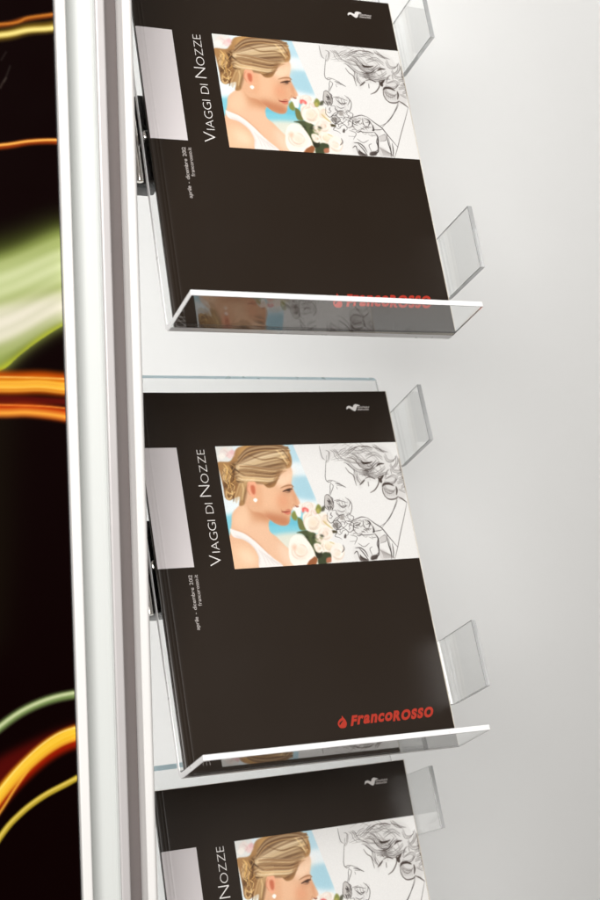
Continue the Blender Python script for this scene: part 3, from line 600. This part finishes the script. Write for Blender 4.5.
def make_brochure():
    t = thing('brochure', 'x', 'brochure', 'brochures standing in the acrylic holders')
    us = np.unique(np.r_[0, .4, .9, 1.6, 2.4, 3, 3.3, 3.6, 3.9, 4.4, 5.2, 5.6, 5.9, 6.2, 6.5, 6.8, 7.4, 9, np.linspace(12, BW, 34)]); vs = np.linspace(0, BH, 48)
    U, Vv = np.meshgrid(us, vs); n = len(us)
    top = P3(U.ravel(), Vv.ravel())
    faces = [(j*n+i, (j+1)*n+i, (j+1)*n+i+1, j*n+i+1) for j in range(len(vs)-1) for i in range(n-1)]
    # thickness of the cover sheet and its turn round the spine
    N = len(top); back = top.copy(); back[:, 1] += .00035
    faces += [tuple(N+i for i in f[::-1]) for f in faces]
    def rim(seq): return [(seq[k], seq[k+1], N+seq[k+1], N+seq[k]) for k in range(len(seq)-1)]
    nr = len(vs)
    faces += rim([i for i in range(n)])+rim([j*n+n-1 for j in range(nr)])+rim([(nr-1)*n+i for i in range(n-1, -1, -1)])+rim([j*n for j in range(nr-1, -1, -1)])
    cover = mesh('front_cover', np.vstack([top, back]), faces, M_cover, t, smooth=True)
    cover.data.set_sharp_from_angle(angle=.6)
    # silver block wrapping to the spine
    us2 = us[us <= 27.3]; us2 = np.unique(np.r_[us2, 27.3]); vs2 = np.linspace(44.4, 136.8, 17); U2, V2 = np.meshgrid(us2, vs2); n2 = len(us2)
    mesh('silver_block', P3(U2.ravel(), V2.ravel(), .05), [(j*n2+i, (j+1)*n2+i, (j+1)*n2+i+1, j*n2+i+1) for j in range(16) for i in range(n2-1)], M_block, cover, smooth=True)
    C = paint_cover_photo(4.0)
    grid_print('cover_picture', C, lambda u, v: P3(57.9+u, 44.1+v, .05), M_photo, cover)
    T = [('V', 9.2, 0)]+[(c, 6.3, 0) for c in 'IAGGI']+[(' ', 6.3, 0)]+[(c, 6.3, 0) for c in 'DI']+[(' ', 6.3, 0), ('N', 9.0, 0)]+[(c, 6.3, 0) for c in 'OZZE']
    V, F = lettering(T, 90.5, -.020, .17); text_part('title_lettering', V, F, 48.8, 136.9, True, M_text, .06, cover)
    a = lettering([(c, 2.7, 0) for c in 'aprile - dicembre 2012'], 40.4, .004, .10)
    b = lettering([(c, 2.7, 0) for c in 'francorosso.it'], 23.0, .004, .10)
    bv = b[0].copy(); bv[:, 0] += 17.4; bv[:, 1] -= 4.2
    V, F = join_vf([(a[0], a[1]), (bv, b[1])]); text_part('date_lettering', V, F, 24.6, 182.9, True, M_small, .06, cover)
    L = [('F', 6.4, 2), ('r', 6.4, 1), ('a', 6.4, 1), ('n', 6.4, 1), ('c', 6.4, 1), ('o', 6.4, 1), ('R', 6.4, 2), ('O', 6.4, 2), ('S', 6.4, 2), ('S', 6.4, 2), ('O', 6.4, 2)]
    V, F = lettering(L, 67, .036, .12, .34)
    def ring(c, r0, fn, k): return np.array([fn(2*math.pi*i/k) for i in range(k)])
    dp = np.array([(-6.4+x*3.5, 3.0+y*4.3) for x, y in spline([(0, -1), (.62, -.9), (1, -.35), (.9, .2), (.55, .65), (.2, 1.05), (.12, .7), (-.3, .55), (-.8, .15), (-1, -.3), (-.65, -.88)], True, 6)])
    sl = np.array([(-6.4+x*3.5, 3.0+y*4.3) for x, y in spline([(-.62, -.15), (-.2, .12), (.35, .3), (-.1, -.1), (-.55, -.45)], True, 5)])
    V2 = np.vstack([dp, [dp.mean(0)]]); nd = len(dp); F2 = [[i, (i+1) % nd, nd] for i in range(nd)]
    V, F = join_vf([(V, F), (V2, F2)]); logo = text_part('logo_lettering', V, F, 127, 261.2, False, M_red, .06, cover)
    mesh('drop_highlight', P3(127+sl[:, 0], 261.2-sl[:, 1], .075), [list(range(len(sl)))[::-1]], M_cover, cover)
    bird = np.array(spline([(172.6, 15.4), (173.2, 13.2), (175.4, 12.4), (177.6, 13.4), (178.6, 13.3), (179.3, 11.9), (181.2, 11.0), (184.8, 12.2), (182.6, 12.7), (181.6, 14.0), (180.8, 15.8), (179.4, 16.9), (177.4, 15.9), (175.8, 14.6), (174.2, 14.3)], True, 4))
    nb = len(bird); cb = bird.mean(0)
    bm = bmesh.new(); vv = [bm.verts.new(tuple(p)) for p in P3(bird[:, 0], bird[:, 1], .06)]; f = bm.faces.new(vv); bmesh.ops.triangulate(bm, faces=[f]); bmesh.ops.recalc_face_normals(bm, faces=bm.faces)
    me = bpy.data.meshes.new('bird_emblem'); bm.to_mesh(me); bm.free(); me.materials.append(M_text); link('bird_emblem', me, cover)
    rn = random.Random(3); V, F = [], []                          # two rows of tiny letters too small to read in the photo
    for row, (va, ua, ub) in enumerate(((13.7, 182.6, 192.9), (15.7, 182.0, 192.0))):
        x = ua
        while x < ub:
            w = rn.uniform(.35, .75); k = len(V); h = rn.choice((1.1, 1.3, 1.5))
            V += [(x, va+.6), (x+w, va+.6), (x+w*.85, va+.6-h), (x+.1, va+.6-h)]; F.append([k, k+1, k+2, k+3]); x += w+.22
    V = np.array(V); mesh('small_lettering', P3(V[:, 0], V[:, 1], .06), F, M_small, cover)
    # inner pages and back cover
    V, F = [], []
    for j, v in enumerate((-.35, BH*.33, BH*.66, BH-.3)):
        for i, u in enumerate(us[1:]):
            uu = (u if u < BW-6 else u+.8*(u-BW+6)/6); V.append((uu/1000, (float(bow(uu, v))+.42)/1000, (BH-v)/1000))
    k = len(V); V += [(x, BT/1000-.0005, z) for x, y, z in V]; n1 = len(us)-1
    for j in range(3):
        for i in range(n1-1):
            F.append((j*n1+i, (j+1)*n1+i, (j+1)*n1+i+1, j*n1+i+1)); F.append((k+j*n1+i+1, k+(j+1)*n1+i+1, k+(j+1)*n1+i, k+j*n1+i))
    for j in range(3): F.append((j*n1+n1-1, (j+1)*n1+n1-1, k+(j+1)*n1+n1-1, k+j*n1+n1-1)); F.append((k+j*n1, k+(j+1)*n1, (j+1)*n1, j*n1))
    for i in range(n1-1): F.append((i, i+1, k+i+1, k+i)); F.append((3*n1+i+1, 3*n1+i, k+3*n1+i, k+3*n1+i+1))
    mesh('pages', V, F, M_page, t)
    extrude('back_cover', [(0, BT/1000-.0004), (BW/1000, BT/1000-.0004), (BW/1000, BT/1000), (0, BT/1000)], 'z', 0, BH/1000, M_cover, t)
    extrude('spine', [(-.00035, .0010), (.0000, .0006), (.0003, .0009), (.0003, BT/1000-.0005), (-.00035, BT/1000-.0005)], 'z', 0, BH/1000, M_cover, t)
    return t

def copy_tree(o, parent=None):
    c = o.copy(); COL.objects.link(c); c.parent = parent
    for ch in list(o.children): copy_tree(ch, c)
    return c

# ---------------------------------------------------------------- acrylic holder

def make_holder():
    t = thing('acrylic_holder', 'x', 'brochure holder', 'clear acrylic holders on the upright')
    y0, y1, ri, ro, sd = .0054, .0094, .003, .007, .0465           # plate front, plate back, bend radii, shelf depth
    # side outline of the tray (y, z): one bent sheet, back plate turning into the shelf
    cy0, cz0 = y0-ri, ri
    pr = [(y0, .2995)]+[(cy0+ri*math.cos(a), cz0-ri*math.sin(a)) for a in np.linspace(0, math.pi/2, 16)]
    pr += [(-sd, .001), (-sd, -.003), (cy0-.0042, -.0040)]
    pr += [(cy0+ro*math.cos(a), cz0-ro*math.sin(a)) for a in np.linspace(math.pi/2, 0, 22)]+[(y1, .3040)]
    extrude('tray', pr, 'x', -.0052, .2092, M_acryl, t, .0004, 2)
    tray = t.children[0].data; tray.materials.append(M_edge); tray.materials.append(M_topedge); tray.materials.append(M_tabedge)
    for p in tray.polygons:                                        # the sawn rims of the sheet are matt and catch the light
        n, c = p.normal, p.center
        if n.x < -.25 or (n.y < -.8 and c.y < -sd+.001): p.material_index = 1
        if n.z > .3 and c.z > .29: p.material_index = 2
        if n.z < -.25 and c.y > cy0-.0036 and c.z < .004: p.material_index = 1  # whitened fold strip: paints in the bright band refracted by the bend
    # retaining tabs: bent forward from the right edge of the plate
    for z0, z1 in ((.0285, .0780), (.2225, .2702)):
        c, d, r0, r1, fw = .2096, .2182, .0032, .0068, .0457
        ccx, ccy = .2112, y0-r0
        q = [(c, y1-.001), (c, y0+.0002)]+[(ccx+r0*math.sin(a), ccy+r0*math.cos(a)) for a in np.linspace(0, math.pi/2, 18)]
        q += [(ccx+r0, -fw), (ccx+r1, -fw)]+[(ccx+r1*math.sin(a), ccy+r1*math.cos(a)) for a in np.linspace(math.pi/2, 0, 24)]
        q[0] = (c, ccy+r1)
        tb = extrude('retaining_tab', q, 'z', z0, z1, M_acryl, t, .0004, 2).data; tb.materials.append(M_tabedge)
        for p in tb.polygons:
            if abs(p.normal.z) > .5 or (p.normal.y < -.8 and p.center.y < -fw+.001): p.material_index = 1
    # chrome clamp behind the plate

    extrude('clamp_body', [(-.0150, .0160), (-.0120, .0135), (.0060, .0135), (.0075, .0150), (.0075, .034), (-.0150, .034)], 'z', .116, .186, M_black, t, .0012, 3, True)
    extrude('clamp_strip', [(-.0085+.0026*math.cos(a), .0118+.0022*math.sin(a)) for a in np.linspace(0, 2*math.pi, 16, endpoint=False)], 'z', .114, .182, M_chrome, t, .0005, 2, True)
    extrude('clamp_arm', [(-.022, .0345), (.006, .0345), (.006, .050), (-.022, .050)], 'z', .135, .170, M_black, t, .002, 3)
    for z in (.150,): 
        o = extrude('clamp_screw', [(math.cos(a)*.004, math.sin(a)*.004) for a in np.linspace(0, 2*math.pi, 20, endpoint=False)], 'z', 0, .006, M_chrome, t, .0008, 2, True)
        o.location = (-.0005, .0133, z); o.rotation_euler = (math.pi/2, 0, 0)
    return t

BRO = [((0.00085, -0.00257, 0.30045), ((0.99964803, 0.01480589, 0.02201362), (-0.02184737, 0.93016589, 0.3664889), (-0.01505013, -0.36684086, 0.93016197))),
       ((0, 0, 0), ((0.99984441, -0.00635525, 0.01645517), (-0.00066347, 0.91863557, 0.39510536), (-0.01762729, -0.3950548, 0.91848842))),
       ((0.00479, -0.00093, -0.30015), ((0.99974779, 0.01071948, 0.01973474), (-0.01753857, 0.92151601, 0.38794413), (-0.01402733, -0.38819241, 0.92147159)))]
HOL = [((0.00118, -0.00282, 0.30317), ((0.99953, -0.008358, 0.029497), (-0.003497, 0.92477, 0.380511), (-0.030458, -0.380435, 0.924306))),
       ((0.00194, -0.0009, 0.00245), ((0.999617, -0.007798, 0.026555), (-0.00452, 0.900603, 0.434619), (-0.027305, -0.434573, 0.900223))),
       ((0.00258, -0.00068, -0.30271), ((0.999897, 0.006558, 0.012744), (-0.01106, 0.918558, 0.395132), (-0.009115, -0.395232, 0.918536)))]
def pose(o, q): o.matrix_world = Matrix.Translation(q[0]) @ Matrix(q[1]).to_4x4()
BL = ['brown brochure topmost of the three, its lower edge behind the highest acrylic shelf',
      'brown brochure in the middle holder, its red lettering clear above the shelf edge',
      'brown brochure lowest of the three, its top just under the middle acrylic shelf']
HL = ['clear acrylic holder around the topmost brochure, its shelf seen from below',
      'clear acrylic holder around the middle brochure, its bright shelf edge in front of the lettering',
      'clear acrylic holder around the lowest brochure, only its upper right tab in view']
proto_b = make_brochure(); proto_h = make_holder()
for i in range(3):
    b = proto_b if i == 0 else copy_tree(proto_b); b['label'] = BL[i]; pose(b, BRO[i])
    h = proto_h if i == 0 else copy_tree(proto_h); h['label'] = HL[i]; pose(h, HOL[i])
